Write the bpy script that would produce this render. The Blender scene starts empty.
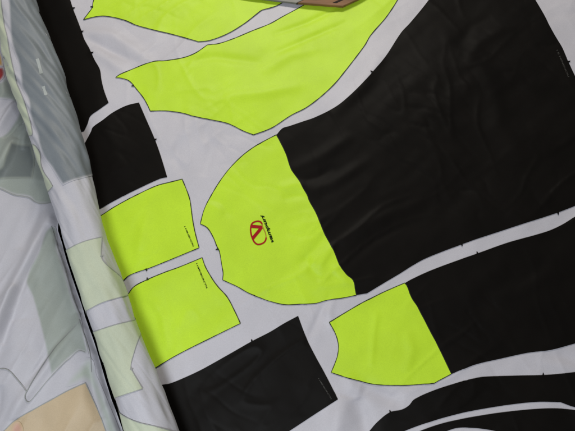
import bpy, math, random
import numpy as np
from mathutils import Vector, Matrix, noise
from mathutils.bvhtree import BVHTree
from mathutils.geometry import delaunay_2d_cdt

random.seed(7)
scene = bpy.context.scene
COL = scene.collection

# ------------------------------------------------------------------ camera
W, H = 575.0, 431.0
HFOV = math.radians(60)
F = (W / 2) / math.tan(HFOV / 2)
TILT = math.radians(14)
DIST = 1.40
CAM = Vector((0.0, -DIST * math.sin(TILT), DIST * math.cos(TILT)))
ROT = Matrix.Rotation(TILT, 3, 'X')
cam_data = bpy.data.cameras.new('camera')
cam = bpy.data.objects.new('camera', cam_data)
COL.objects.link(cam)
cam.location = CAM
cam.rotation_euler = (TILT, 0, 0)
cam_data.sensor_fit = 'HORIZONTAL'
cam_data.angle = HFOV
cam_data.clip_start = 0.02
cam_data.clip_end = 100
scene.camera = cam

def ray(x, y):
    return (ROT @ Vector(((x - W / 2) / F, -(y - H / 2) / F, -1.0))).normalized()

def on_plane(x, y, z=0.0):
    d = ray(x, y)
    return CAM + d * ((z - CAM.z) / d.z)

RINV = ROT.transposed()
def to_px(p):
    q = RINV @ (Vector(p) - CAM)
    return (W / 2 + F * q.x / -q.z, H / 2 - F * q.y / -q.z)

# ------------------------------------------------------------------ materials
def fabric(name, rgb, rough=0.5, spec=0.35, sheen=0.12, var=0.04, bump=0.10, trans=0.0, soft=None):
    m = bpy.data.materials.new(name)
    m.use_nodes = True
    nt = m.node_tree
    b = nt.nodes['Principled BSDF']
    tc = nt.nodes.new('ShaderNodeTexCoord')
    n1 = nt.nodes.new('ShaderNodeTexNoise')
    n1.inputs['Scale'].default_value = 9
    n1.inputs['Detail'].default_value = 5
    n2 = nt.nodes.new('ShaderNodeTexNoise')
    n2.inputs['Scale'].default_value = 420
    n2.inputs['Detail'].default_value = 2
    nt.links.new(tc.outputs['Object'], n1.inputs['Vector'])
    nt.links.new(tc.outputs['Object'], n2.inputs['Vector'])
    ramp = nt.nodes.new('ShaderNodeMapRange')
    ramp.inputs['From Min'].default_value = 0.3
    ramp.inputs['From Max'].default_value = 0.7
    ramp.inputs['To Min'].default_value = 1 - var
    ramp.inputs['To Max'].default_value = 1 + var
    nt.links.new(n1.outputs['Fac'], ramp.inputs['Value'])
    r2 = nt.nodes.new('ShaderNodeMapRange')
    r2.inputs['From Min'].default_value = 0.25
    r2.inputs['From Max'].default_value = 0.75
    r2.inputs['To Min'].default_value = 0.94
    r2.inputs['To Max'].default_value = 1.06
    nt.links.new(n2.outputs['Fac'], r2.inputs['Value'])
    mul = nt.nodes.new('ShaderNodeMath'); mul.operation = 'MULTIPLY'
    nt.links.new(ramp.outputs['Result'], mul.inputs[0])
    nt.links.new(r2.outputs['Result'], mul.inputs[1])
    vm = nt.nodes.new('ShaderNodeVectorMath'); vm.operation = 'SCALE'
    vm.inputs[0].default_value = rgb
    nt.links.new(mul.outputs[0], vm.inputs['Scale'])
    if soft:
        # ink that bled through the cloth thins out towards the edge of its shape
        at = nt.nodes.new('ShaderNodeAttribute'); at.attribute_name = 'bleed'
        mx = nt.nodes.new('ShaderNodeMix'); mx.data_type = 'RGBA'
        mx.inputs['A'].default_value = (*soft, 1)
        nt.links.new(at.outputs['Fac'], mx.inputs['Factor'])
        nt.links.new(vm.outputs['Vector'], mx.inputs['B'])
        nt.links.new(mx.outputs['Result'], b.inputs['Base Color'])
    else:
        nt.links.new(vm.outputs['Vector'], b.inputs['Base Color'])
    b.inputs['Roughness'].default_value = rough
    b.inputs['Specular IOR Level'].default_value = spec
    b.inputs['Sheen Weight'].default_value = sheen
    b.inputs['Sheen Roughness'].default_value = 0.45
    # fine knit: crossed waves
    wv = nt.nodes.new('ShaderNodeTexWave')
    wv.inputs['Scale'].default_value = 260
    wv.inputs['Distortion'].default_value = 1.5
    wv.inputs['Detail'].default_value = 1
    nt.links.new(tc.outputs['Object'], wv.inputs['Vector'])
    add = nt.nodes.new('ShaderNodeMath'); add.operation = 'ADD'
    nt.links.new(wv.outputs['Fac'], add.inputs[0])
    nt.links.new(n2.outputs['Fac'], add.inputs[1])
    bp = nt.nodes.new('ShaderNodeBump')
    bp.inputs['Strength'].default_value = bump
    bp.inputs['Distance'].default_value = 0.0006
    nt.links.new(add.outputs[0], bp.inputs['Height'])
    nt.links.new(bp.outputs['Normal'], b.inputs['Normal'])
    return m

def rough_mat(name, rgb, rough=0.7, scale=20, var=0.25, stretch=(1, 1, 1), spec=0.3):
    m = bpy.data.materials.new(name)
    m.use_nodes = True
    nt = m.node_tree
    b = nt.nodes['Principled BSDF']
    tc = nt.nodes.new('ShaderNodeTexCoord')
    mp = nt.nodes.new('ShaderNodeMapping')
    mp.inputs['Scale'].default_value = stretch
    n1 = nt.nodes.new('ShaderNodeTexNoise')
    n1.inputs['Scale'].default_value = scale
    n1.inputs['Detail'].default_value = 6
    nt.links.new(tc.outputs['Object'], mp.inputs['Vector'])
    nt.links.new(mp.outputs['Vector'], n1.inputs['Vector'])
    r = nt.nodes.new('ShaderNodeMapRange')
    r.inputs['From Min'].default_value = 0.3
    r.inputs['From Max'].default_value = 0.7
    r.inputs['To Min'].default_value = 1 - var
    r.inputs['To Max'].default_value = 1 + var
    nt.links.new(n1.outputs['Fac'], r.inputs['Value'])
    vm = nt.nodes.new('ShaderNodeVectorMath'); vm.operation = 'SCALE'
    vm.inputs[0].default_value = rgb
    nt.links.new(r.outputs['Result'], vm.inputs['Scale'])
    nt.links.new(vm.outputs['Vector'], b.inputs['Base Color'])
    b.inputs['Roughness'].default_value = rough
    b.inputs['Specular IOR Level'].default_value = spec
    return m

M = {
    'white': fabric('white_polyester', (0.525, 0.507, 0.545), var=0.04),
    'green': fabric('fluorescent_green_print', (0.50, 0.735, 0.028), var=0.06, rough=0.50, spec=0.32, sheen=0.03),
    'black': fabric('black_print', (0.0056, 0.0046, 0.0038), rough=0.50, spec=0.08, sheen=0.0, var=0.15),
    'line': fabric('cut_line_print', (0.022, 0.028, 0.014), var=0.1, spec=0.12, sheen=0.0),
    'red': fabric('red_emblem_print', (0.36, 0.007, 0.012), var=0.1, spec=0.15, sheen=0.0),
    'orange': fabric('orange_emblem_print', (0.42, 0.20, 0.01), var=0.1),
    'ink': fabric('dark_lettering_print', (0.008, 0.018, 0.004), var=0.1, spec=0.1, sheen=0.0),
    'dimink': fabric('grey_lettering_print', (0.045, 0.042, 0.036), var=0.1),
    'reverse_white': fabric('reverse_white', (0.50, 0.49, 0.53), var=0.03),
    'reverse_grey': fabric('reverse_of_black_print', (0.183, 0.203, 0.222), var=0.05, soft=(0.50, 0.49, 0.53)),
    'reverse_green': fabric('reverse_of_green_print', (0.50, 0.54, 0.41), var=0.04),
    'reverse_line': fabric('reverse_of_cut_line', (0.31, 0.32, 0.31), var=0.05),
    'reverse_dim': fabric('reverse_of_lettering', (0.34, 0.37, 0.37), var=0.1),
    'sage': fabric('reverse_sage', (0.315, 0.345, 0.315), var=0.05, soft=(0.50, 0.49, 0.53)),
    'slate': fabric('reverse_slate', (0.16, 0.18, 0.175), var=0.05, soft=(0.31, 0.335, 0.295)),
    'mist': fabric('reverse_mist', (0.41, 0.455, 0.40), var=0.05, soft=(0.50, 0.49, 0.53)),
    'tan': fabric('reverse_tan', (0.53, 0.415, 0.27), var=0.06),
    'pink': fabric('reverse_pink', (0.56, 0.34, 0.265), var=0.06, soft=(0.54, 0.405, 0.245)),
    'crimson': fabric('reverse_crimson', (0.30, 0.025, 0.025), var=0.06, soft=(0.50, 0.49, 0.53)),
    'amber': fabric('reverse_amber', (0.48, 0.26, 0.04), var=0.06, soft=(0.50, 0.49, 0.53)),
    'floor': rough_mat('shade_black_floor', (0.010, 0.010, 0.011), rough=0.8),  # near-black colour puts the shade of the gap beside the roll into the floor
    'table': rough_mat('shade_black_table', (0.012, 0.012, 0.012), rough=0.7),  # side wall of the gap, its shade also put into the colour
    'wood': rough_mat('brown_board', (0.21, 0.105, 0.048), rough=0.6, scale=14, var=0.3, stretch=(1, 9, 1)),
    'metal': rough_mat('grey_metal', (0.20, 0.195, 0.17), rough=0.45, scale=30, var=0.12),
    'slot': rough_mat('slot_shadow', (0.02, 0.012, 0.008), rough=0.8),
}

# ------------------------------------------------------------------ mesh helpers
def link(name, verts, faces, mats, parent=None, midx=None, smooth=True):
    me = bpy.data.meshes.new(name)
    me.from_pydata([tuple(v) for v in verts], [], faces)
    for m in mats:
        me.materials.append(m)
    if midx is not None:
        me.polygons.foreach_set('material_index', midx)
    if smooth:
        me.polygons.foreach_set('use_smooth', [True] * len(me.polygons))
    me.update()
    o = bpy.data.objects.new(name, me)
    COL.objects.link(o)
    if parent:
        o.parent = parent
    return o

def catmull(pts, step=1.4):
    """closed outline; a third item in a point marks a sharp corner"""
    n = len(pts)
    P = [np.array(p[:2], float) for p in pts]
    sharp = [len(p) > 2 for p in pts]
    out = []
    for i in range(n):
        a, b = P[i], P[(i + 1) % n]
        p0 = P[i - 1] if not sharp[i] else 2 * a - b
        p3 = P[(i + 2) % n] if not sharp[(i + 1) % n] else 2 * b - a
        L = np.linalg.norm(b - a)
        k = max(1, int(L / step))
        # tangents limited to the length of this piece
        def unit(v):
            l = np.linalg.norm(v)
            return v / l if l > 1e-9 else v
        t1 = unit(b - p0) * L
        t2 = unit(p3 - a) * L
        if sharp[i]: t1 = b - a
        if sharp[(i + 1) % n]: t2 = b - a
        for j in range(k):
            t = j / k
            h00 = 2*t**3 - 3*t**2 + 1; h10 = t**3 - 2*t**2 + t
            h01 = -2*t**3 + 3*t**2; h11 = t**3 - t**2
            out.append(h00 * a + h10 * t1 + h01 * b + h11 * t2)
    return out

def inside(poly, X, Y):
    px = np.array([p[0] for p in poly]); py = np.array([p[1] for p in poly])
    r = np.zeros(X.shape, bool)
    j = len(poly) - 1
    for i in range(len(poly)):
        c = ((py[i] > Y) != (py[j] > Y))
        with np.errstate(divide='ignore', invalid='ignore'):
            xi = (px[j] - px[i]) * (Y - py[i]) / (py[j] - py[i] + 1e-12) + px[i]
        r ^= c & (X < xi)
        j = i
    return r

def seg_dist(poly, X, Y):
    d = np.full(X.shape, 1e9)
    n = len(poly)
    for i in range(n):
        a = poly[i]; b = poly[(i + 1) % n]
        ab = b - a; L2 = max(1e-12, ab @ ab)
        t = np.clip(((X - a[0]) * ab[0] + (Y - a[1]) * ab[1]) / L2, 0, 1)
        d = np.minimum(d, np.hypot(X - a[0] - t * ab[0], Y - a[1] - t * ab[1]))
    return d

def fill(poly, step):
    """triangulate an outline with inner grid points; returns 2D verts, tris"""
    A = np.array(poly)
    lo, hi = A.min(0), A.max(0)
    gx = np.arange(lo[0], hi[0], step); gy = np.arange(lo[1], hi[1], step)
    if len(gx) and len(gy):
        X, Y = np.meshgrid(gx, gy)
        X = X + (np.arange(len(gy)) % 2)[:, None] * step * 0.5
        k = inside(poly, X, Y)
        X, Y = X[k], Y[k]
        if len(X):
            k = seg_dist(poly, X, Y) > step * 0.35
            X, Y = X[k], Y[k]
        inner = list(zip(X.tolist(), Y.tolist()))
    else:
        inner = []
    vs = [Vector((float(p[0]), float(p[1]))) for p in poly] + [Vector(p) for p in inner]
    n = len(poly)
    res = delaunay_2d_cdt(vs, [(i, (i + 1) % n) for i in range(n)], [], 1, 1e-7)
    return [(v.x, v.y) for v in res[0]], [tuple(f) for f in res[2]]

def ribbon(path, w, closed, vary=0.45):
    P = [np.array(p[:2], float) for p in path]
    n = len(P)
    vs, fs = [], []
    for i in range(n):
        a = P[i - 1] if (closed or i > 0) else P[i]
        b = P[(i + 1) % n] if (closed or i < n - 1) else P[i]
        t = b - a
        t /= max(1e-9, np.linalg.norm(t))
        ww = w * (1.0 + vary * noise.noise((P[i][0] * 0.21, P[i][1] * 0.21, 3.3)))
        nn = np.array((-t[1], t[0])) * ww / 2
        vs += [tuple(P[i] + nn), tuple(P[i] - nn)]
    for i in range(n if closed else n - 1):
        j = (i + 1) % n
        fs.append((2*i, 2*i+1, 2*j+1, 2*j))
    return vs, fs

class Cloth:
    """a surface that printed shapes are laid on, slightly proud of it"""
    def __init__(self, obj):
        me = obj.data
        self.bvh = BVHTree.FromPolygons([v.co for v in me.vertices], [tuple(p.vertices) for p in me.polygons])
    def at(self, x, y, off):
        d = ray(x, y)
        loc, nrm, idx, dist = self.bvh.ray_cast(CAM, d)
        if loc is None:
            return None
        if nrm.z < 0: nrm = -nrm
        return loc + nrm * off

def lay(name, cloth, layers, mats, parent, clampx=None, bleed=None):
    """layers: (2D verts, faces, material index, offset) -> one mesh on the cloth"""
    V, Fc, MI, BL = [], [], [], []
    for li, (vs, fs, mi, off) in enumerate(layers):
        base = len(V)
        pos = []
        for (x, y) in vs:
            if clampx is not None:
                x = max(x, clampx(y))
            p = cloth.at(x, y, off)
            pos.append(p)
        good = [i for i, p in enumerate(pos) if p is not None]
        remap = {}
        for i in good:
            remap[i] = len(V); V.append(pos[i])
            if bleed is not None: BL.append(float(bleed[i]) if li == 0 else 1.0)
        for f in fs:
            if all(i in remap for i in f):
                g = [remap[i] for i in f]
                a, b, c = V[g[0]], V[g[1]], V[g[2]]
                nr = (b - a).cross(c - a)
                if nr.length < 1e-12: continue
                if nr.dot(CAM - a) < 0: g.reverse()
                Fc.append(g); MI.append(mi)
    o = link(name, V, Fc, mats, parent, MI)
    if bleed is not None:
        a = o.data.attributes.new('bleed', 'FLOAT', 'POINT')
        a.data.foreach_set('value', BL)
    return o

def notch_tri(p, d, s=2.0):
    p = np.array(p, float); d = np.array(d, float); d /= np.linalg.norm(d)
    n = np.array((-d[1], d[0]))
    return [tuple(p - d * 0.5 * s + n * s * .6), tuple(p + d * s * .95 + n * s * .15), tuple(p + d * s * .95 - n * s * .15), tuple(p - d * 0.5 * s - n * s * .6)], [(0, 1, 2, 3)]

def panel(name, cloth, pts, mat, parent, line=None, lw=0.72, notches=(), label=None, step=1.7, off=0.0017, clampx=None, soft=2.4):
    poly = catmull(pts)
    if clampx is not None:
        q = []
        for p in poly:
            p = np.array((max(p[0], clampx(p[1])), p[1]))
            if not q or np.linalg.norm(p - q[-1]) > 0.15: q.append(p)
        poly = q
    vs, fs = fill(poly, step)
    layers = [(vs, fs, 0, off)]
    mats = [mat]
    if line:
        mats.append(line)
        rv, rf = ribbon(poly, lw, True)
        layers.append((rv, rf, 1, off + 0.0005))
    for (p, d) in notches:
        nv, nf = notch_tri(p, d)
        layers.append((nv, nf, len(mats) - 1, off + 0.0007))
    A = np.array(vs)
    bl = np.clip(seg_dist(poly, A[:, 0], A[:, 1]) / soft, 0, 1) if cloth is not SH else None
    o = lay(name, cloth, layers, mats, parent, bleed=bl)
    if label: o['label'] = label
    return o

# ------------------------------------------------------------------ heightfields
def sstep(x, a, b):
    t = np.clip((x - a) / (b - a), 0, 1)
    return t * t * (3 - 2 * t)

def ridge(X, Y, path, h, sig, z=0.0, one_sided=0.0):
    """raised (or sunk) fold along a path given where it lies on the cloth"""
    P = [np.array(on_plane(px, py, z)[:2]) for px, py in path]
    L = [0.0]
    for a, b in zip(P, P[1:]): L.append(L[-1] + np.linalg.norm(b - a))
    best = np.full(X.shape, 1e9); U = np.zeros(X.shape); S = np.zeros(X.shape)
    for i in range(len(P) - 1):
        a, b = P[i], P[i + 1]
        ab = b - a; l2 = ab @ ab
        t = np.clip(((X - a[0]) * ab[0] + (Y - a[1]) * ab[1]) / l2, 0, 1)
        ex, ey = X - a[0] - t * ab[0], Y - a[1] - t * ab[1]
        d = np.hypot(ex, ey)
        k = d < best
        best = np.where(k, d, best)
        U = np.where(k, (L[i] + t * math.sqrt(l2)) / L[-1], U)
        S = np.where(k, np.sign(ab[0] * ey - ab[1] * ex), S)
    taper = np.sqrt(np.clip(np.sin(np.pi * np.clip(U, 0.0, 1.0)), 0, 1)) * 0.9 + 0.1
    s = sig * (1 + one_sided * S)
    return h * taper * np.exp(-(best / s) ** 2)

def fbm(X, Y, sx, sy, ang, seed, octaves=3):
    c, s = math.cos(ang), math.sin(ang)
    out = np.zeros(X.shape)
    xf, yf, of = X.ravel(), Y.ravel(), out.ravel()
    for i in range(len(xf)):
        u = (c * xf[i] + s * yf[i]) * sx; v = (-s * xf[i] + c * yf[i]) * sy
        a = 1.0; t = 0.0; f = 1.0
        for o in range(octaves):
            t += a * noise.noise((u * f, v * f, seed + o * 3.7)); a *= 0.45; f *= 2.1
        of[i] = t
    return of.reshape(X.shape)

# ------------------------------------------------------------------ the roll of cloth
RB = 0.046     # half height of the roll
right_edge = [(-75, 10), (-30, 24.5), (0, 35.5), (18, 40.5), (45, 52.5), (75, 62.5), (100, 70.5), (125, 79), (142, 84.3), (175, 91.5), (208, 98.5), (240, 108), (282, 122.5), (330, 139.5), (356, 150.5), (385, 161.5), (431, 178.5), (480, 197), (560, 228)]
left_edge = [(-75, -36), (-30, -18), (0, -9), (40, 0.3), (55, 2.0), (75, 6.5), (95, 14), (115, 22), (145, 32.3), (190, 47.5), (212, 54), (245, 64), (285, 77), (320, 88.5), (356, 100.5), (431, 125.5), (480, 143), (560, 172)]
def interp(tab, y):
    ys = [t[0] for t in tab]; xs = [t[1] for t in tab]
    return float(np.interp(y, ys, xs))

NV, NT = 150, 240
ROWS = np.linspace(-70, 550, NV)
cyl = []     # (x mid, half width, y world) per row
yw = np.array([on_plane(60, r, RB).y for r in ROWS])
def rowfit():
    mx = np.zeros(NV); hw = np.zeros(NV)
    th = np.linspace(-math.pi, math.pi, 181)
    for i in range(NV):
        y = yw[i]
        r = ROWS[i]
        a = on_plane(interp(left_edge, r), r, RB); b = on_plane(interp(right_edge, r), r, RB)
        m, h = (a.x + b.x) / 2, (b.x - a.x) / 2
        for it in range(8):
            pr = [to_px((m + h * math.sin(t), y, RB + RB * math.cos(t))) for t in th]
            dl = min(p[0] - interp(left_edge, p[1]) for p in pr)
            dr = max(p[0] - interp(right_edge, p[1]) for p in pr)
            k = 0.0029
            m -= (dl + dr) / 2 * k; h -= (dr - dl) / 2 * k
        mx[i], hw[i] = m, h
    # light smoothing along the roll
    for _ in range(2):
        mx[1:-1] = (mx[:-2] + 2 * mx[1:-1] + mx[2:]) / 4
        hw[1:-1] = (hw[:-2] + 2 * hw[1:-1] + hw[2:]) / 4
    return mx, hw
MX, HW = rowfit()
def roll_axis_x(y):
    return float(np.interp(-y, -yw, MX))
def roll_half(y):
    return float(np.interp(-y, -yw, HW))

def roll_bump(y, t):
    # soft oblique wrinkles in the wound cloth
    u = t * 0.06
    a = noise.noise(((y + 1.3 * u) * 9.0, u * 34.0, 1.7)) * 0.0045
    b = noise.noise(((y * 0.6 - u * 1.2) * 22.0, (u + 0.8 * y) * 18.0, 6.1)) * 0.0026
    w = math.exp(-((y - 0.42) / 0.28) ** 2)
    c = noise.noise(((y * 1.0 + u * 3.0) * 16.0, (u * 1.0 + y * .55) * 30.0, 9.4)) * 0.0075 * w
    # longer dents running slantwise across the wound layers
    d = noise.noise(((y + 2.2 * u) * 30.0, (u - 0.25 * y) * 9.0, 14.2))
    d = -0.0030 * max(0.0, d) ** 1.5
    return a + b + c + d

def roll_point(y, t, off=0.0):
    m, h = roll_axis_x(y), roll_half(y)
    r = 1.0
    d = roll_bump(y, t) + off
    return Vector((m + (h + d) * math.sin(t), y, RB + (RB + d) * math.cos(t)))

# ------------------------------------------------------------------ printed sheet
def contact_x(y):            # where the sheet runs in under the roll
    return roll_axis_x(y)
NX, NY = 460, 410
y_lo, y_hi = on_plane(300, 520).y, on_plane(300, -55).y
x_hi = on_plane(650, -40).x
ys = np.linspace(y_lo, y_hi, NY)
cx = np.array([contact_x(y) for y in ys])
S = np.linspace(0, 1, NX)
X = cx[:, None] + (x_hi - cx)[:, None] * S[None, :]
Y = np.repeat(ys[:, None], NX, 1)
Z = np.zeros(X.shape)
Z += fbm(X, Y, 2.2, 3.4, 0.5, 2.0, 2) * 0.007
Z += fbm(X, Y, 4.0, 14.0, 0.75, 11.0, 2) * 0.0022
Z += fbm(X, Y, 12.0, 5.0, 0.35, 23.0, 2) * 0.0011
def creases(X, Y, sx, sy, ang, seed, power=3.0):
    n = fbm(X, Y, sx, sy, ang, seed, 2)
    m = fbm(X, Y, 3.0, 3.0, 0.3, seed + 50.0, 1)
    return np.clip(1 - np.abs(n) * 2.6, 0, 1) ** power * sstep(m, -0.15, 0.45)
Z += creases(X, Y, 3.0, 13.0, 0.62, 101.0, 4.0) * 0.0032
Z += creases(X, Y, 10.0, 3.5, 0.25, 131.0, 4.0) * 0.0024
Z -= creases(X, Y, 5.0, 16.0, -0.55, 161.0, 4.0) * 0.0018
Z += fbm(X, Y, 26.0, 26.0, 0.2, 191.0, 2) * 0.00035
FOLDS = [
    # paths on the cloth, height in m, half width in m
    ([(84, 34), (112, 38), (135, 52), (152, 66)], 0.006, 0.020),
    ([(88, 40), (110, 52), (140, 66)], -0.004, 0.012),
    ([(92, 52), (112, 64), (128, 78)], 0.005, 0.018),
    ([(225, 100), (262, 96), (300, 88)], 0.003, 0.016),
    ([(180, 66), (215, 60), (262, 66)], -0.003, 0.014),
    ([(272, 38), (305, 26), (340, 9)], -0.0028, 0.008),
    ([(275, 56), (310, 40), (348, 24)], -0.0028, 0.009),
    ([(262, 75), (290, 58), (330, 48)], 0.002, 0.016),
    ([(292, 172), (320, 158), (352, 138)], 0.007, 0.018),
    ([(296, 184), (318, 178), (334, 168)], -0.006, 0.012),
    ([(302, 196), (330, 186), (372, 160)], 0.006, 0.016),
    ([(340, 246), (366, 226), (392, 214), (424, 204)], 0.007, 0.018),
    ([(346, 262), (374, 240), (410, 222)], -0.005, 0.014),
    ([(298, 266), (315, 250), (326, 236)], -0.0040, 0.010),
    ([(318, 268), (326, 256), (334, 247)], 0.0045, 0.009),
    ([(305, 258), (312, 272), (322, 282)], -0.0045, 0.010),
    ([(330, 266), (340, 276), (348, 284)], 0.004, 0.010),
    ([(282, 200), (300, 196), (310, 198)], -0.004, 0.012),
    ([(278, 190), (292, 186), (306, 184)], 0.004, 0.012),
    ([(206, 206), (216, 208), (224, 216)], 0.005, 0.012),
    ([(212, 200), (224, 206), (232, 218)], -0.005, 0.012),
    ([(286, 232), (302, 238), (318, 236)], -0.002, 0.010),
    ([(150, 212), (142, 240), (136, 268)], 0.0028, 0.014),
    ([(155, 300), (164, 318), (168, 350)], 0.0030, 0.012),
    ([(130, 284), (146, 296), (160, 310)], 0.0025, 0.014),
    ([(330, 296), (318, 318), (306, 345)], -0.003, 0.010),
    ([(332, 298), (328, 312), (332, 330)], 0.003, 0.012),
    ([(343, 395), (338, 415), (334, 445)], 0.008, 0.026),
    ([(356, 398), (362, 418), (368, 445)], -0.008, 0.024),
    ([(360, 386), (388, 398), (402, 402)], -0.005, 0.018),
    ([(345, 372), (352, 386), (362, 392)], 0.004, 0.016),
    ([(376, 312), (372, 340), (370, 366)], 0.0020, 0.008),
    ([(405, 330), (410, 350), (404, 372)], 0.0022, 0.014),
    ([(462, 70), (476, 46), (500, 32), (526, 28)], 0.006, 0.020),
    ([(470, 60), (492, 92), (496, 128), (520, 165)], 0.007, 0.030),
    ([(455, 52), (470, 30), (490, 20)], -0.005, 0.018),
    ([(540, 352), (560, 356), (580, 366)], -0.005, 0.016),
    ([(540, 362), (565, 366), (590, 372)], 0.004, 0.014),
    ([(505, 215), (525, 228), (540, 240)], 0.003, 0.016),
    ([(540, 24), (558, 18), (585, 16)], -0.003, 0.016),
    ([(490, 300), (520, 290), (555, 270)], 0.005, 0.020),
    ([(380, 60), (360, 90), (330, 118)], 0.003, 0.018),
    ([(215, 110), (190, 130), (170, 150)], 0.003, 0.020),
    ([(182, 138), (176, 160), (184, 176)], -0.003, 0.014),
    ([(205, 128), (212, 150), (205, 178)], -0.003, 0.016),
    ([(214, 288), (226, 306), (222, 330)], 0.0025, 0.012),
]
for path, h, sg in FOLDS:
    if 290 < path[0][0] < 350 and 160 < path[0][1] < 265 and abs(h) > 0.0046:
        h *= 0.55
    elif path[0][0] > 440:
        h *= 0.75
    else:
        h *= 0.5 if 196 < path[0][0] < 232 and path[0][1] > 190 else 0.95 if 196 < path[0][0] < 345 and 185 < path[0][1] < 290 else 1.45
    Z += ridge(X, Y, path, h, sg)
# the sheet settles flat on the table where it enters the roll
Zmin = 0.001
near = sstep(X - cx[:, None], 0.05, 0.16)
Z = (Z - Z.min()) * near + Zmin
verts = np.stack([X, Y, Z], -1).reshape(-1, 3)
faces = [(j * NX + i, j * NX + i + 1, (j + 1) * NX + i + 1, (j + 1) * NX + i) for j in range(NY - 1) for i in range(NX - 1)]
sheet = link('printed_fabric', verts, faces, [M['white']])
sheet['label'] = 'white fabric sheet printed with bright green and black garment panels, running out of its roll'
sheet['category'] = 'printed fabric'
SH = Cloth(sheet)
def clamp_sheet(y):
    p = on_plane(100, y, 0.0)
    q = Vector((contact_x(p.y) + 0.012, p.y, 0.0))
    return to_px(q)[0]

def P(name, pts, mat, **kw):
    return panel(name, SH, pts, M[mat], sheet, clampx=clamp_sheet, **kw)

black_strip = P('black_panel', [(70.4, 0), (73.2, 9), (76.5, 17.4), (82, 32), (84.7, 40), (89.6, 48.7), (94.8, 60), (100, 69.6), (101.7, 80.4), (104.3, 91), (108.7, 103, 1), (99, 110), (90.4, 116.6), (87.8, 124), (84.3, 131, 1), (74, 134, 1), (30, 60), (5, -30, 1), (60, -35, 1)], 'black',
    notches=[((73.4, 8.5), (1, -.3)), ((82, 31.8), (1, -.3)), ((92, 53), (1, -.4))], label='black panel running alongside the roll')
black_square = P('black_panel', [(139, 102.7, 1), (127, 105.6), (113, 112.6), (102.6, 120.4), (93, 127.4), (91.3, 131.7), (85.2, 143, 1), (66, 150, 1), (78, 219, 1), (98.6, 209.6), (116.5, 200), (132, 192), (160, 179), (167.3, 177.4, 1), (160.5, 155), (154.6, 138.7), (147, 121)], 'black',
    notches=[((155.2, 139.8), (1, -.35))], label='small black panel above the green panels')
green_cuff_a = P('green_panel', [(85, 224.5, 1), (102.6, 214.8), (114.8, 207), (135.6, 195.7), (156.5, 186), (170, 182.4), (182.2, 179.4, 1), (186.5, 189.6), (190, 200), (191.5, 210), (192.6, 218.7), (195.2, 232.6), (199.2, 248, 1), (180, 256), (149.6, 268.3), (139, 271.7), (128.7, 276), (122.6, 281.5), (105, 296, 1)], 'green',
    line=M['line'], notches=[((146.6, 269.6), (.3, .9))], label='small square green panel, upper of the two')
green_cuff_b = P('green_panel', [(115, 308, 1), (127.8, 294.8), (134, 287), (147, 280), (163.5, 273), (180, 267), (202.2, 257.8, 1), (205.7, 267.4), (213, 280), (219, 288), (227.4, 297.4), (235.2, 312), (240.4, 323.5, 1), (210, 338.5), (177.8, 354.8), (155.7, 367.8, 1), (138, 379, 1)], 'green',
    line=M['line'], notches=[((147.8, 279.4), (-.3, -.9))], label='small square green panel, lower of the two')
black_low = P('black_panel', [(140, 392, 1), (161.7, 384.9), (170.4, 383.4), (185, 377.5), (201, 370), (227.4, 355.3), (251.7, 341.5), (270, 332), (284, 323.5), (298, 316, 1), (306.7, 339), (315.4, 356.5), (325, 374), (338, 399.5, 1), (313, 415.5), (289.3, 431), (255, 452, 1), (225, 475, 1), (160, 500, 1)], 'black',
    notches=[((252, 341.2), (-.4, -.9))], label='black panel below the green square panels')
green_top = P('green_panel', [(95.5, -6), (93.2, 3), (92.3, 8), (88.5, 13.5), (83.5, 20, 1), (95.6, 17), (106, 16.4), (123.5, 20), (137.4, 25.7), (158.3, 31.3), (170, 34), (185, 38), (198.7, 42, 1), (210, 40.6), (227.4, 34), (244.8, 23.5), (257, 14), (262, 10.4), (270, 8.2), (277, 5.8), (283, 2.6), (296, -8), (300, -40, 1), (98, -40, 1)], 'green',
    line=M['line'], notches=[((92.4, 7.2), (-1, -.1))], label='green panel at the far edge beside the wooden board')
green_sleeve = P('green_panel', [(115.7, 77.8, 1), (120, 74.6), (132, 69.6), (151.3, 62.2), (168, 60.6), (184, 57.7), (196, 53), (207.4, 45.2, 1), (218.7, 43.8), (234.3, 38.6), (251.7, 31.3), (270, 24), (282.4, 17), (301.5, 6.6), (320, -5), (345, -30, 1), (415, -34, 1), (397.4, 0), (386, 17.4), (370.4, 35.7), (365, 45), (355.4, 58), (344.2, 72.4), (334.6, 84), (320.7, 97), (305.9, 108), (291, 115.6), (273.7, 127), (265, 131), (253.5, 135, 1), (243, 131), (229, 124), (213.5, 120.4), (196, 117), (180, 112.8), (163.5, 111), (150.4, 111.4, 1), (145.2, 100.4), (136.5, 89), (129.6, 81.3), (121.7, 78.3)], 'green',
    line=M['line'], notches=[((133.4, 86), (-1, .2))], label='large leaf shaped green panel')
green_body = P('green_panel', [(276.3, 135.0, 1), (266.5, 140), (251.7, 148.7), (237.8, 160), (224, 175.7), (211.7, 194.8), (204.2, 210), (200.4, 224, 1), (207.4, 228), (213.5, 237.8), (217, 246.5), (219.6, 251.7), (222, 265.7), (223.2, 273), (222.7, 280, 1), (237.8, 287), (248.3, 293), (260.4, 298), (270, 301.4), (284, 304.6), (299.8, 304.3), (316.3, 303.3), (325, 300.7), (343, 298), (356.3, 295.3, 1), (354.8, 288), (354.4, 284), (352.4, 279.6), (346.7, 275), (339.8, 265.7), (333.7, 251), (324, 232.6), (316, 213), (309.3, 201), (307.2, 194.8), (303.4, 188.7), (299.2, 181), (291, 168.7), (285.9, 154), (279.2, 140)], 'green',
    line=M['line'], notches=[((217.6, 249.4), (-1, .2))], label='half round green panel carrying a red emblem')
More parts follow.
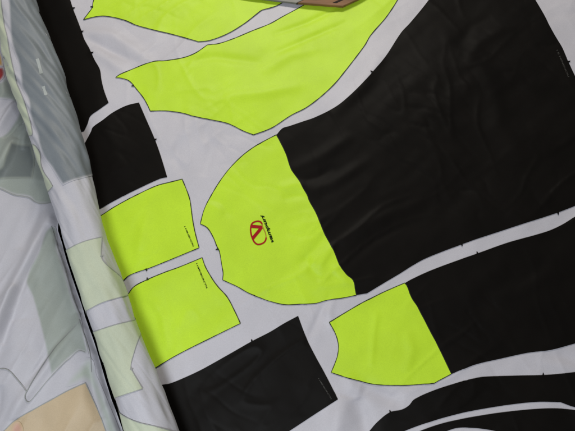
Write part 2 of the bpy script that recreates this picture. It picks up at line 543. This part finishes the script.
black_body = P('black_panel', [(276.3, 135.2, 1), (282.4, 128.5), (289.3, 126.3), (302, 122), (315.4, 117.3), (336.3, 106.5), (352, 93.5), (365, 80.4), (372, 72.5), (386, 55.7), (400.9, 33), (410.4, 22.6), (428.7, 0), (445, -24), (460, -48, 1), (505, -48, 1), (522, -22), (535, 0), (543.7, 14.8), (549.8, 27), (556, 38), (562, 48), (568, 62), (574, 74.8), (590, 108), (605, 150), (615, 190, 1), (595, 198), (575, 206), (555, 213.6), (527, 222.6), (499.3, 231.7), (475, 239.7), (460, 245.2), (441.7, 252), (420.9, 260.9), (396.5, 275.7), (380, 285.5), (367, 293.4, 1), (356.4, 295.2, 1), (354.9, 288), (354.5, 284), (352.5, 279.6), (346.8, 275), (339.9, 265.7), (333.8, 251), (324.1, 232.6), (316.1, 213), (309.4, 201), (307.3, 194.8), (303.5, 188.7), (299.3, 181), (291.1, 168.7), (286, 154), (279.3, 140)], 'black', off=0.0021,
    notches=[((371.8, 72.2), (-.8, -.7)), ((568.2, 62), (1, -.4)), ((461.5, 244.6), (.3, .9)), ((557.5, 213.2), (.3, .9))], label='largest black panel')
green_small = P('green_panel', [(404.3, 283.2, 1), (393, 288), (381.7, 293), (371, 298.3), (360, 304), (345, 312.8), (329.3, 322.3, 1), (335.4, 334), (338.2, 344.3), (337.6, 354.8), (335, 363), (331, 372.5, 1), (348.5, 378.3), (360, 381.2), (375.7, 384.4), (401.7, 385.4), (420, 384.6), (434, 383.3, 1), (451.3, 374.2, 1), (443.5, 357.7), (436, 342.5), (429.6, 330.4), (417.4, 307), (411.3, 297.4), (406.5, 285.3)], 'green',
    line=M['line'], label='green panel with a hollow left side below the black body')
black_small = P('black_panel', [(404.4, 283.4, 1), (411, 279.6), (429.6, 271), (460, 259.6), (477.6, 253.4), (508, 242.6), (535.9, 234.8), (549.8, 230.4), (562.8, 224.3), (575, 217), (598, 206), (620, 200, 1), (620, 332, 1), (595, 338.5), (575, 343.5), (549.8, 350), (527, 353), (501, 358.6), (475, 364.6), (462, 369.6), (451.4, 374.2, 1), (443.6, 357.7), (436.1, 342.5), (429.7, 330.4), (417.5, 307), (411.4, 297.4), (406.6, 285.3)], 'black', off=0.0021,
    notches=[((477, 253.4), (-.3, -.9))], label='black panel under the narrow white strip')
black_curve_a = P('black_panel', [(355, 452, 1), (362, 440), (369.6, 431), (377.4, 422), (389.6, 412.5), (401.7, 409.7), (408.7, 405.6), (414, 399.5), (434.8, 390), (460, 382), (475, 378.2), (484, 376.8), (515, 375.7), (548, 374.8), (575, 372), (598, 368), (620, 363, 1), (620, 409, 1), (598, 409.6), (575, 407.3), (560, 402.2, 1), (535.9, 402), (509.8, 404.7), (492.4, 407.3), (475, 410.3), (460, 413.4), (434.8, 420.3), (407, 430), (392, 438), (376, 452, 1)], 'black',
    notches=[((390.2, 412), (-.5, -.9)), ((542.8, 374.8), (0, -1))], label='long curved black panel, outer one')
black_curve_b = P('black_panel', [(395, 446, 1), (407, 437.5), (420, 431), (440, 424), (460, 419.3), (475, 416.5), (501, 412.5), (535.9, 409), (560, 408.6), (590, 412), (620, 414, 1), (620, 470, 1), (560, 456), (530, 444), (500, 432.5), (485, 429.2), (470, 427.8), (457, 428), (447, 431), (436, 436), (424, 446, 1)], 'black',
    label='long curved black panel, inner one')

# small white edging visible where the pieces meet stays the sheet itself

# --- emblem and lettering on the body panel
def strokes(name, cloth, paths, w, mats, parent, off=0.0030, label=None):
    layers = []
    for item in paths:
        item = tuple(item)
        pth, ww, mi = item if len(item) == 3 and not isinstance(item[0], (int, float)) and isinstance(item[1], (int, float)) else (item, w, 0)
        rv, rf = ribbon(pth, ww, False, 0.0)
        layers.append((rv, rf, mi, off + mi * 0.0003))
    o = lay(name, cloth, layers, mats, parent)
    if label: o['label'] = label
    return o

def curve_pts(pts, n=6):
    Pn = [np.array(p, float) for p in pts]
    out = []
    for i in range(len(Pn) - 1):
        p0 = Pn[max(0, i - 1)]; p1 = Pn[i]; p2 = Pn[i + 1]; p3 = Pn[min(len(Pn) - 1, i + 2)]
        for j in range(n):
            t = j / n
            out.append(tuple(0.5 * ((2 * p1) + (-p0 + p2) * t + (2*p0 - 5*p1 + 4*p2 - p3) * t*t + (-p0 + 3*p1 - 3*p2 + p3) * t**3)))
    out.append(tuple(Pn[-1]))
    return out

def z3(x, y):       # positions read off an enlargement of the emblem
    return (244 + x / 13.46, 216 + y / 13.46)
ring_l = curve_pts([z3(*p) for p in [(245, 115), (228, 88), (195, 74), (155, 80), (116, 100), (96, 138), (90, 192), (98, 252), (117, 310), (144, 358), (182, 384), (226, 380), (267, 360), (291, 326), (297, 290)]])
ring_r = curve_pts([z3(*p) for p in [(298, 300), (290, 240), (272, 195), (250, 150), (243, 112)]])
bar_a = [z3(88, 142), z3(150, 146), z3(252, 156)]
bar_b = [z3(240, 140), z3(205, 200), z3(118, 305)]
emblem = strokes('emblem', SH, [(ring_l, 1.45, 0), (ring_r, 0.8, 1), (bar_a, 3.1, 0), (bar_b, 3.2, 0)], 1.5, [M['red'], M['orange']], green_body, label='red oval emblem with two crossing bars')

def z4(x, y): return (256 + x / 23.96, 208 + y / 23.96)
def z5(x, y): return (256 + x / 23.96, 226 + y / 23.96)
word = [
    ([z4(130, 195), z4(185, 190)], 1.0, 0), ([z4(195, 240), z4(230, 250)], 1.5, 0), ([z4(205, 262), z4(200, 232)], 0.9, 0),
    ([z4(225, 300), z4(222, 345), z4(205, 390)], 1.2, 0), ([z4(235, 330), z4(240, 380)], 0.9, 0), ([z4(205, 395), z4(250, 425)], 1.4, 0),
    ([z5(235, 40), z5(280, 15)], 1.1, 0), ([z5(285, 25), z5(305, 75), z5(265, 105)], 1.2, 0), ([z5(265, 105), z5(315, 130), z5(280, 160)], 1.3, 0),
    ([z5(305, 195), z5(345, 230)], 1.4, 0), ([z5(340, 225), z5(350, 265), z5(320, 275)], 1.0, 0), ([z5(350, 305), z5(380, 290)], 1.2, 0), ([z5(365, 270), z5(385, 305)], 0.8, 0),
    ([z5(370, 345), z5(415, 375)], 1.1, 0), ([z5(405, 375), z5(395, 430)], 1.1, 0),
]
def type_on(text, p0, p1, size, mat, parent, label=None, shear=0.35, off=0.0030, bold=0.012):
    """set a line of type from p0 to p1 on the sheet"""
    cu = bpy.data.curves.new('type', 'FONT')
    cu.body = text; cu.size = 1.0; cu.shear = shear; cu.offset = bold; cu.resolution_u = 3; cu.fill_mode = 'FRONT'; cu.dimensions = '2D'
    tmp = bpy.data.objects.new('type', cu); COL.objects.link(tmp)
    dg = bpy.context.evaluated_depsgraph_get()
    me = bpy.data.meshes.new_from_object(tmp.evaluated_get(dg))
    vs = [(v.co.x, v.co.y) for v in me.vertices]; fs = [tuple(p.vertices) for p in me.polygons]
    bpy.data.objects.remove(tmp); bpy.data.curves.remove(cu); bpy.data.meshes.remove(me)
    wid = max(v[0] for v in vs)
    a = np.array(p0, float); b = np.array(p1, float)
    L = np.linalg.norm(b - a); u = (b - a) / L; n = np.array((u[1], -u[0]))
    q = [tuple(a + u * (x / wid * L) + n * (y * size)) for x, y in vs]
    o = lay('lettering', SH, [(q, fs, 0, off)], [M[mat]], parent)
    if label: o['label'] = label
    return o
type_on('vampuri', (274.2, 243.2), (263.4, 214.6), 4.8, 'ink', green_body, bold=0.03, label='dark brush lettering beside the red emblem')

type_on('I NINENCRI', (184.2, 226.6), (193.0, 246.8), 1.9, 'ink', green_cuff_a, shear=0.0, bold=0.02)
type_on('I HMNBORCTN', (196.0, 263.6), (206.4, 288.4), 2, 'ink', green_cuff_b, shear=0.0, bold=0.02)
type_on('I HMNBORCTN', (317.8, 378.5), (331, 399.5), 1.7, 'dimink', black_low, shear=0.0, bold=0.02)
type_on('I E NINENCRI', (555.8, 50.4), (567.4, 77.6), 2, 'dimink', black_body, shear=0.0, bold=0.02)

# ------------------------------------------------------------------ the roll
rv, rf = [], []
TH = np.linspace(-math.pi, math.pi, NT, endpoint=False)
YR = np.linspace(yw[0], yw[-1], 480)
for y in YR:
    for t in TH:
        p = roll_point(y, t)
        rv.append(p)
for j in range(len(YR) - 1):
    for i in range(NT):
        k = (i + 1) % NT
        rf.append((j * NT + i, j * NT + k, (j + 1) * NT + k, (j + 1) * NT + i))
nb = len(rv)
for j, rev in ((0, False), (len(YR) - 1, True)):     # the wound ends
    c = len(rv); rv.append(Vector((roll_axis_x(YR[j]), YR[j], RB)))
    for i in range(NT):
        k = (i + 1) % NT
        rf.append((c, j * NT + i, j * NT + k))
roll = link('fabric_roll', rv, rf, [M['reverse_white']], sheet)
roll['label'] = 'rolled up part of the sheet showing its pale reverse side'
import bmesh
bm = bmesh.new(); bm.from_mesh(roll.data); bmesh.ops.recalc_face_normals(bm, faces=bm.faces); bm.to_mesh(roll.data); bm.free()
roll_bvh = BVHTree.FromPolygons([v.co for v in roll.data.vertices], [tuple(p.vertices) for p in roll.data.polygons])

class RollCloth:
    def at(self, x, y, off):
        lo, hi = interp(left_edge, y), interp(right_edge, y)
        mid = (lo + hi) / 2
        half = (hi - lo) / 2
        lim = half - 0.8
        dx = x - mid
        ex = 0.0
        if abs(dx) > lim:
            ex = dx - math.copysign(lim, dx); dx = math.copysign(lim, dx)
        for _ in range(14):
            loc, nrm, idx, dist = roll_bvh.ray_cast(CAM, ray(mid + dx, y))
            if loc is not None: break
            dx *= 0.97
        if loc is None: return None
        m, h = roll_axis_x(loc.y), roll_half(loc.y)
        t = math.atan2((loc.x - m) / h, (loc.z - RB) / RB)
        t += ex / half
        t = max(-3.0, min(3.0, t))
        return roll_point(loc.y, t, off)
RC = RollCloth()

def RP(name, pts, mat, **kw):
    return panel(name, RC, pts, M[mat], roll, off=0.0013, step=1.3, **kw)
RL = M['reverse_line']
grey_rev = RP('grey_panel', [(8.7, -45, 1), (8.5, 0), (9.6, 21), (11.3, 41), (14, 51), (17.4, 60), (20, 72), (21.9, 87), (28.0, 99.6), (30, 113.5), (33, 124), (37.2, 134), (39, 144), (43.5, 156.5), (52, 168), (60, 181), (63, 185.2, 1), (70, 182), (76.5, 179.7), (91.3, 175.6), (110, 169, 1), (96, 120), (75, 50), (42, -45, 1)], 'reverse_grey', label='grey reverse of a black panel')
RP('pale_green_panel', [(1.6, -45, 1), (1.5, 0), (4.5, 22), (8, 40), (11.5, 60), (15.3, 76), (19.5, 89), (26, 106), (31.6, 124.5, 1), (31, 136), (24, 125), (10, 95), (-6, 50), (-24, -45, 1)], 'reverse_green', line=RL, lw=0.7, label='narrow pale green strip on the roll')
RP('pale_green_panel', [(32.5, 144, 1), (36, 146), (40.6, 154), (41.6, 165), (44.5, 173), (49.5, 180), (53.2, 186.5, 1), (48.3, 192, 1), (42, 184), (34, 160)], 'reverse_green', line=RL, lw=0.6, label='small pale green tip on the roll')
RP('pale_green_panel', [(50, 257, 1), (68.7, 249), (76.5, 244.8), (87, 240.6), (101.7, 237, 1), (100.9, 255), (102.6, 260.4), (109.6, 267.4), (121, 277, 1), (136, 291, 1), (127.8, 294.8), (102.6, 302.6), (87.8, 310.4), (72, 319, 1)], 'reverse_green', line=RL, lw=0.7, notches=[((101.2, 256), (1, .1))], label='pale green panel across the roll, upper')
RP('pale_green_panel', [(80, 337, 1), (94.8, 331.7), (114.8, 325), (134, 320), (150, 314, 1), (140, 334.8), (136, 345), (133, 354.8), (131.2, 362), (130.8, 368), (133, 372.5), (142.6, 388.7, 1), (130, 393), (117.4, 397.4), (98, 404, 1)], 'reverse_green', line=RL, lw=0.7, notches=[((131, 369), (1, .1))], label='pale green panel across the roll, lower')
RP('pale_green_panel', [(100, 396, 1), (121.7, 414.3), (137.4, 422), (154.8, 426.3), (168, 430), (190, 437, 1), (205, 480, 1), (130, 500, 1), (112, 440)], 'reverse_green', line=RL, lw=0.7, label='pale green panel at the near end of the roll')
for a, b in (((37.5, 59), (41.5, 74)), ((43.3, 86.5), (46.2, 95.3))):
    rvv, rff = ribbon([np.array(a) + (np.array(b) - np.array(a)) * k / 6 for k in range(7)], 3.2, False)
    lay('lettering', RC, [(rvv, rff, 0, 0.0022)], [M['reverse_dim']], grey_rev)

# ------------------------------------------------------------------ second cloth, heaped beside the roll
ZC = -0.07
slot_w = [(-80, -10), (150, -8), (190, -4), (205, -4), (222, -1), (230, 2.4), (260, 3.2), (285, 2.8), (330, 3.4), (356, 3.8), (400, 5.0), (431, 4.4), (560, 4.0)]
rows = np.linspace(-60, 540, 460)
NCX = 300
CX = np.zeros((len(rows), NCX)); CY = np.zeros_like(CX); D = np.zeros_like(CX)
for j, r in enumerate(rows):
    e = on_plane(interp(left_edge, r) - interp(slot_w, r), r, ZC)
    xr = e.x
    xl = -1.22
    g = 1 - (1 - np.linspace(0, 1, NCX)) ** 1.25
    CX[j] = xl + (xr - xl) * g
    CY[j] = e.y
    D[j] = xr - CX[j]
CZ = np.full(CX.shape, ZC)
CZ += fbm(CX, CY, 3.0, 6.0, -0.9, 41.0, 3) * 0.010
CZ += fbm(CX, CY, 16.0, 3.0, -0.35, 52.0, 2) * 0.004
CZ += creases(CX, CY, 14.0, 3.0, -0.45, 211.0, 2.0) * 0.0045
CZ -= creases(CX, CY, 18.0, 5.0, -0.75, 241.0, 2.0) * 0.0030
CF = [
    ([(60, 196), (44, 240), (26, 276), (10, 305), (-20, 350)], 0.034, 0.030),
    ([(54, 226), (40, 256), (26, 282), (14, 310), (2, 345)], -0.022, 0.014),
    ([(20, 285), (6, 320), (-8, 350)], 0.016, 0.012),
    ([(84, 314), (66, 340), (50, 362), (34, 386), (16, 412), (0, 440)], 0.011, 0.016),
    ([(76, 322), (56, 346), (40, 366), (24, 388)], -0.007, 0.010),
    ([(16, 138), (6, 160), (-12, 188)], 0.022, 0.016),
    ([(20, 96), (10, 112), (-6, 138)], 0.018, 0.012),
    ([(26, 104), (16, 122), (4, 140)], -0.014, 0.010),
    ([(32, 112), (26, 132), (22, 150)], 0.012, 0.010),
    ([(30, 104), (22, 112), (17, 124)], -0.010, 0.006),
    ([(20, 320), (18, 360), (14, 420)], 0.012, 0.040),
    ([(4, 70), (4, 95), (-8, 120)], 0.020, 0.020),
    ([(38, 180), (36, 210), (20, 250)], -0.012, 0.020),
    ([(0, 385), (-4, 410), (-14, 440)], -0.012, 0.016),
    ([(88, 362), (92, 390), (100, 420)], -0.014, 0.016),
    ([(58, 250), (70, 290), (76, 312)], 0.008, 0.014),
]
for path, h, sg in CF:
    CZ += ridge(CX, CY, path, h, sg, ZC)
edge_on = np.array([sstep(np.array(r), 195., 235.) for r in rows])[:, None]
ragged = fbm(CX, CY, 30, 30, 0, 77.0, 2) * 0.004
CZ -= edge_on * 0.012 * (1 - sstep(D + ragged, 0.0, 0.02)) ** 1.5
CZ = np.minimum(CZ, 0.03)
CZ -= (1 - edge_on) * 0.02 * (1 - sstep(D, 0.0, 0.05))
cv = np.stack([CX, CY, CZ], -1).reshape(-1, 3)
cf = [(j * NCX + i, j * NCX + i + 1, (j + 1) * NCX + i + 1, (j + 1) * NCX + i) for j in range(len(rows) - 1) for i in range(NCX - 1)]
cloth = link('draped_fabric', cv, [f[::-1] for f in cf], [M['reverse_white']])
cloth['label'] = 'loosely folded pale fabric lying reverse side up beside the roll, with a tan panel'
cloth['category'] = 'printed fabric'
sol = None
CL = Cloth(cloth)
def CP(name, pts, mat, **kw):
    kw.setdefault('off', 0.0012)
    return panel(name, CL, pts, M[mat], cloth, step=1.4, **kw)
CP('sage_panel', [(-30, 60, 1), (0, 82), (6, 78), (14, 92), (24, 108), (36, 140), (50, 182), (56, 200), (53, 203.2), (41.7, 204), (35, 202.6), (29.6, 197.4), (14, 194.8), (0, 188.7), (-30, 180, 1), (-30, 130), (0, 136), (14, 122), (18, 110), (10, 100), (-30, 100, 1)], 'sage', label='greyish green panel in the folds')
CP('slate_panel', [(10.6, 142, 1), (20, 144), (31, 145, 1), (34.5, 160), (32.5, 178.6, 1), (16, 178.6), (0, 179), (-30, 180, 1), (-30, 175, 1), (0, 168), (5, 156)], 'slate', off=0.0020, label='dark slate panel near the roll')
CP('sage_panel', [(52, 226), (57.4, 248), (65, 271), (73, 299), (80, 316), (84, 334), (88.8, 354.4, 1), (84, 352.4), (78.6, 351, 1), (70, 358), (64, 363.5), (51, 376, 1), (47, 356), (41.7, 332), (32, 297), (26, 280), (38, 252)], 'sage', label='greyish green panel under a fold')
RLm = M['reverse_line']
def line_on(pts, w=0.7):
    q = curve_pts(pts, 10)
    rvv, rff = ribbon(q, w, False)
    return lay('cut_line', CL, [(rvv, rff, 0, 0.0024)], [RLm], cloth)
line_on([(-40, 184), (-15, 185), (0, 188.7), (14, 194.8), (24, 196.5), (29.6, 198), (35, 202), (41.7, 203.8), (50.4, 203.2), (56, 201)], 1.0)
line_on([(51, 226), (57.4, 248), (65, 271), (73, 299), (80, 316)], 0.8)
line_on([(85.5, 352.6), (78.6, 351), (70, 358.5), (64.4, 363), (48, 380), (36, 394.5), (28.5, 402), (24.8, 396.8), (29, 388), (37, 375), (46, 361), (56, 347), (66, 336), (80, 321)], 0.8)  # outline of the wedge; the last stretch is fold shading drawn as a line
line_on([(-40, 372), (-15, 368), (0, 368.8), (8.7, 370.2), (17.4, 379.5), (27, 391.7)], 0.8)
line_on([(79, 320), (83, 332), (87, 344), (90.5, 356), (92, 372)], 0.6)
CP('sage_panel', [(90, 358), (97, 376), (108, 402), (122, 440), (118, 452), (106, 436), (99, 412), (86, 382), (74, 385), (66, 386), (78, 368)], 'mist', off=0.0009, soft=7.0, label='pale greyish green panel beside the tan panel')
tan = CP('tan_panel', [(85.2, 383, 1), (68, 390.8), (52, 399.5), (32, 410.5), (14.8, 420.5), (5, 430), (-10, 446, 1), (-10, 520, 1), (135, 520, 1), (122, 470), (106, 431), (99.5, 414), (92, 398)], 'tan', line=RLm, lw=0.8, label='tan panel with a pink spot')
rr = [(17.5 + 6.2 * math.cos(a), 430.5 + 9.5 * math.sin(a)) for a in np.linspace(0, 2 * math.pi, 18, endpoint=False)]
panel('pink_spot', CL, rr, M['pink'], tan, off=0.0022, soft=4.0)
CP('amber_panel', [(-30, 40, 1), (-1, 48, 1), (2.0, 57), (3.6, 66.5, 1), (-30, 68, 1)], 'amber', label='orange panel at the edge')
CP('crimson_panel', [(-30, 68.2, 1), (3.4, 66.8, 1), (5, 73), (3, 79), (-2, 83), (-30, 86, 1)], 'crimson', off=0.0016, label='red panel at the edge')

# ------------------------------------------------------------------ wooden board lying on the far edge of the sheet
def prism(name, pts2d, z0, z1, mat, parent=None, bevel=0.0015):
    n = len(pts2d)
    vs = [(x, y, z0) for x, y in pts2d] + [(x, y, z1) for x, y in pts2d]
    fs = [tuple(range(n))[::-1], tuple(range(n, 2 * n))] + [(i, (i + 1) % n, n + (i + 1) % n, n + i) for i in range(n)]
    me = bpy.data.meshes.new(name)
    me.from_pydata(vs, [], fs)
    b = bmesh.new(); b.from_mesh(me)
    bmesh.ops.recalc_face_normals(b, faces=b.faces)
    if bevel: bmesh.ops.bevel(b, geom=list(b.edges), offset=bevel, segments=2, affect='EDGES', profile=0.5)
    b.to_mesh(me); b.free()
    me.materials.append(mat)
    o = bpy.data.objects.new(name, me); COL.objects.link(o)
    if parent: o.parent = parent
    return o

zs = max(SH.at(x, y, 0).z for x, y in ((262, 0), (297, 5), (342, 8), (360, 0), (330, -20), (300, -30))) + 0.002
BT = zs + 0.010
A = on_plane(297.5, 4.6, zs); B = on_plane(342.5, 8.0, zs); C_ = on_plane(362, -1.0, zs); A0 = on_plane(255, -1.5, zs)
up = Vector((A - B)).normalized()
depth = Vector((C_ - B)).normalized()
def q2(v): return (v.x, v.y)
Dp = depth * 0.30
board = prism('wooden_board', [q2(B), q2(B + Dp), q2(A + Dp * 0.95), q2(A)], zs, BT, M['wood'])
board['label'] = 'brown wooden board with a dark slot lying on the far edge of the fabric'
board['category'] = 'board'
g0 = A + up * 0.004
prism('metal_plate', [q2(g0), q2(g0 + Dp * 0.9), q2(A0 + up * .05 + Dp * 0.9), q2(A0 + up * .05)], zs, BT - 0.002, M['metal'], board)['label'] = 'grey metal plate joined to the brown board'
prism('seam', [q2(A + up * 0.0002), q2(A + up * 0.0002 + Dp * 0.9), q2(g0 - up * 0.0002 + Dp * 0.9), q2(g0 - up * 0.0002)], zs, BT - 0.004, M['slot'], board, bevel=0)
s0 = on_plane(336.5, 3.0, BT); s1 = on_plane(344.5, 0.2, BT)
sd = (s1 - s0).normalized(); sn = up
prism('slot', [q2(s0), q2(s0 + depth * 0.05), q2(s0 + depth * 0.05 + sn * 0.012), q2(s0 + sn * 0.012)], BT - 0.004, BT + 0.0006, M['slot'], board, bevel=0)

# ------------------------------------------------------------------ what it all lies on
ZF = -0.17
def box(name, x0, x1, y0, y1, z0, z1, mat):
    return prism(name, [(x0, y0), (x1, y0), (x1, y1), (x0, y1)], z0, z1, mat, bevel=0.003)
pts = []
for y in np.linspace(yw[-1] - 0.02, y_hi + 0.12, 24):
    pts.append((roll_axis_x(y) - 0.01, y))
outline = pts + [(x_hi + 0.03, y_hi + 0.12), (x_hi + 0.03, yw[-1] - 0.02)]
table = prism('table_top', outline, ZF + 0.001, -0.003, M['table'], bevel=0)
table['kind'] = 'structure'
fl = link('floor', [(-6, -6, ZF), (6, -6, ZF), (6, 6, ZF), (-6, 6, ZF)], [(0, 1, 2, 3)], [M['floor']])
fl['kind'] = 'structure'

# ------------------------------------------------------------------ light
w = bpy.data.worlds.new('World'); scene.world = w
w.use_nodes = True
bg = w.node_tree.nodes['Background']
bg.inputs['Color'].default_value = (0.86, 0.92, 1.0, 1)
bg.inputs['Strength'].default_value = 0.11

def area(name, loc, target, sx, sy, e, col):
    l = bpy.data.lights.new(name, 'AREA')
    l.shape = 'RECTANGLE'; l.size = sx; l.size_y = sy; l.energy = e; l.color = col
    o = bpy.data.objects.new(name, l); COL.objects.link(o)
    o.location = loc
    o.rotation_euler = (Vector(target) - Vector(loc)).to_track_quat('-Z', 'Y').to_euler()
    return o
area('ceiling_lamp', (-0.05, 2.0, 1.95), (0, 0, 0), 1.2, 0.4, 38, (1.0, 0.94, 0.83))
area('fill_lamp', (-0.62, -1.35, 2.25), (-0.35, 0, 0), 1.2, 0.9, 38, (0.90, 0.95, 1.0))  # added fill light for the left cloth and roll, no actual window

scene.view_settings.view_transform = 'Standard'
scene.view_settings.look = 'None'
scene.view_settings.exposure = 0.10
scene.view_settings.gamma = 1.0
scene.cycles.use_denoising = True
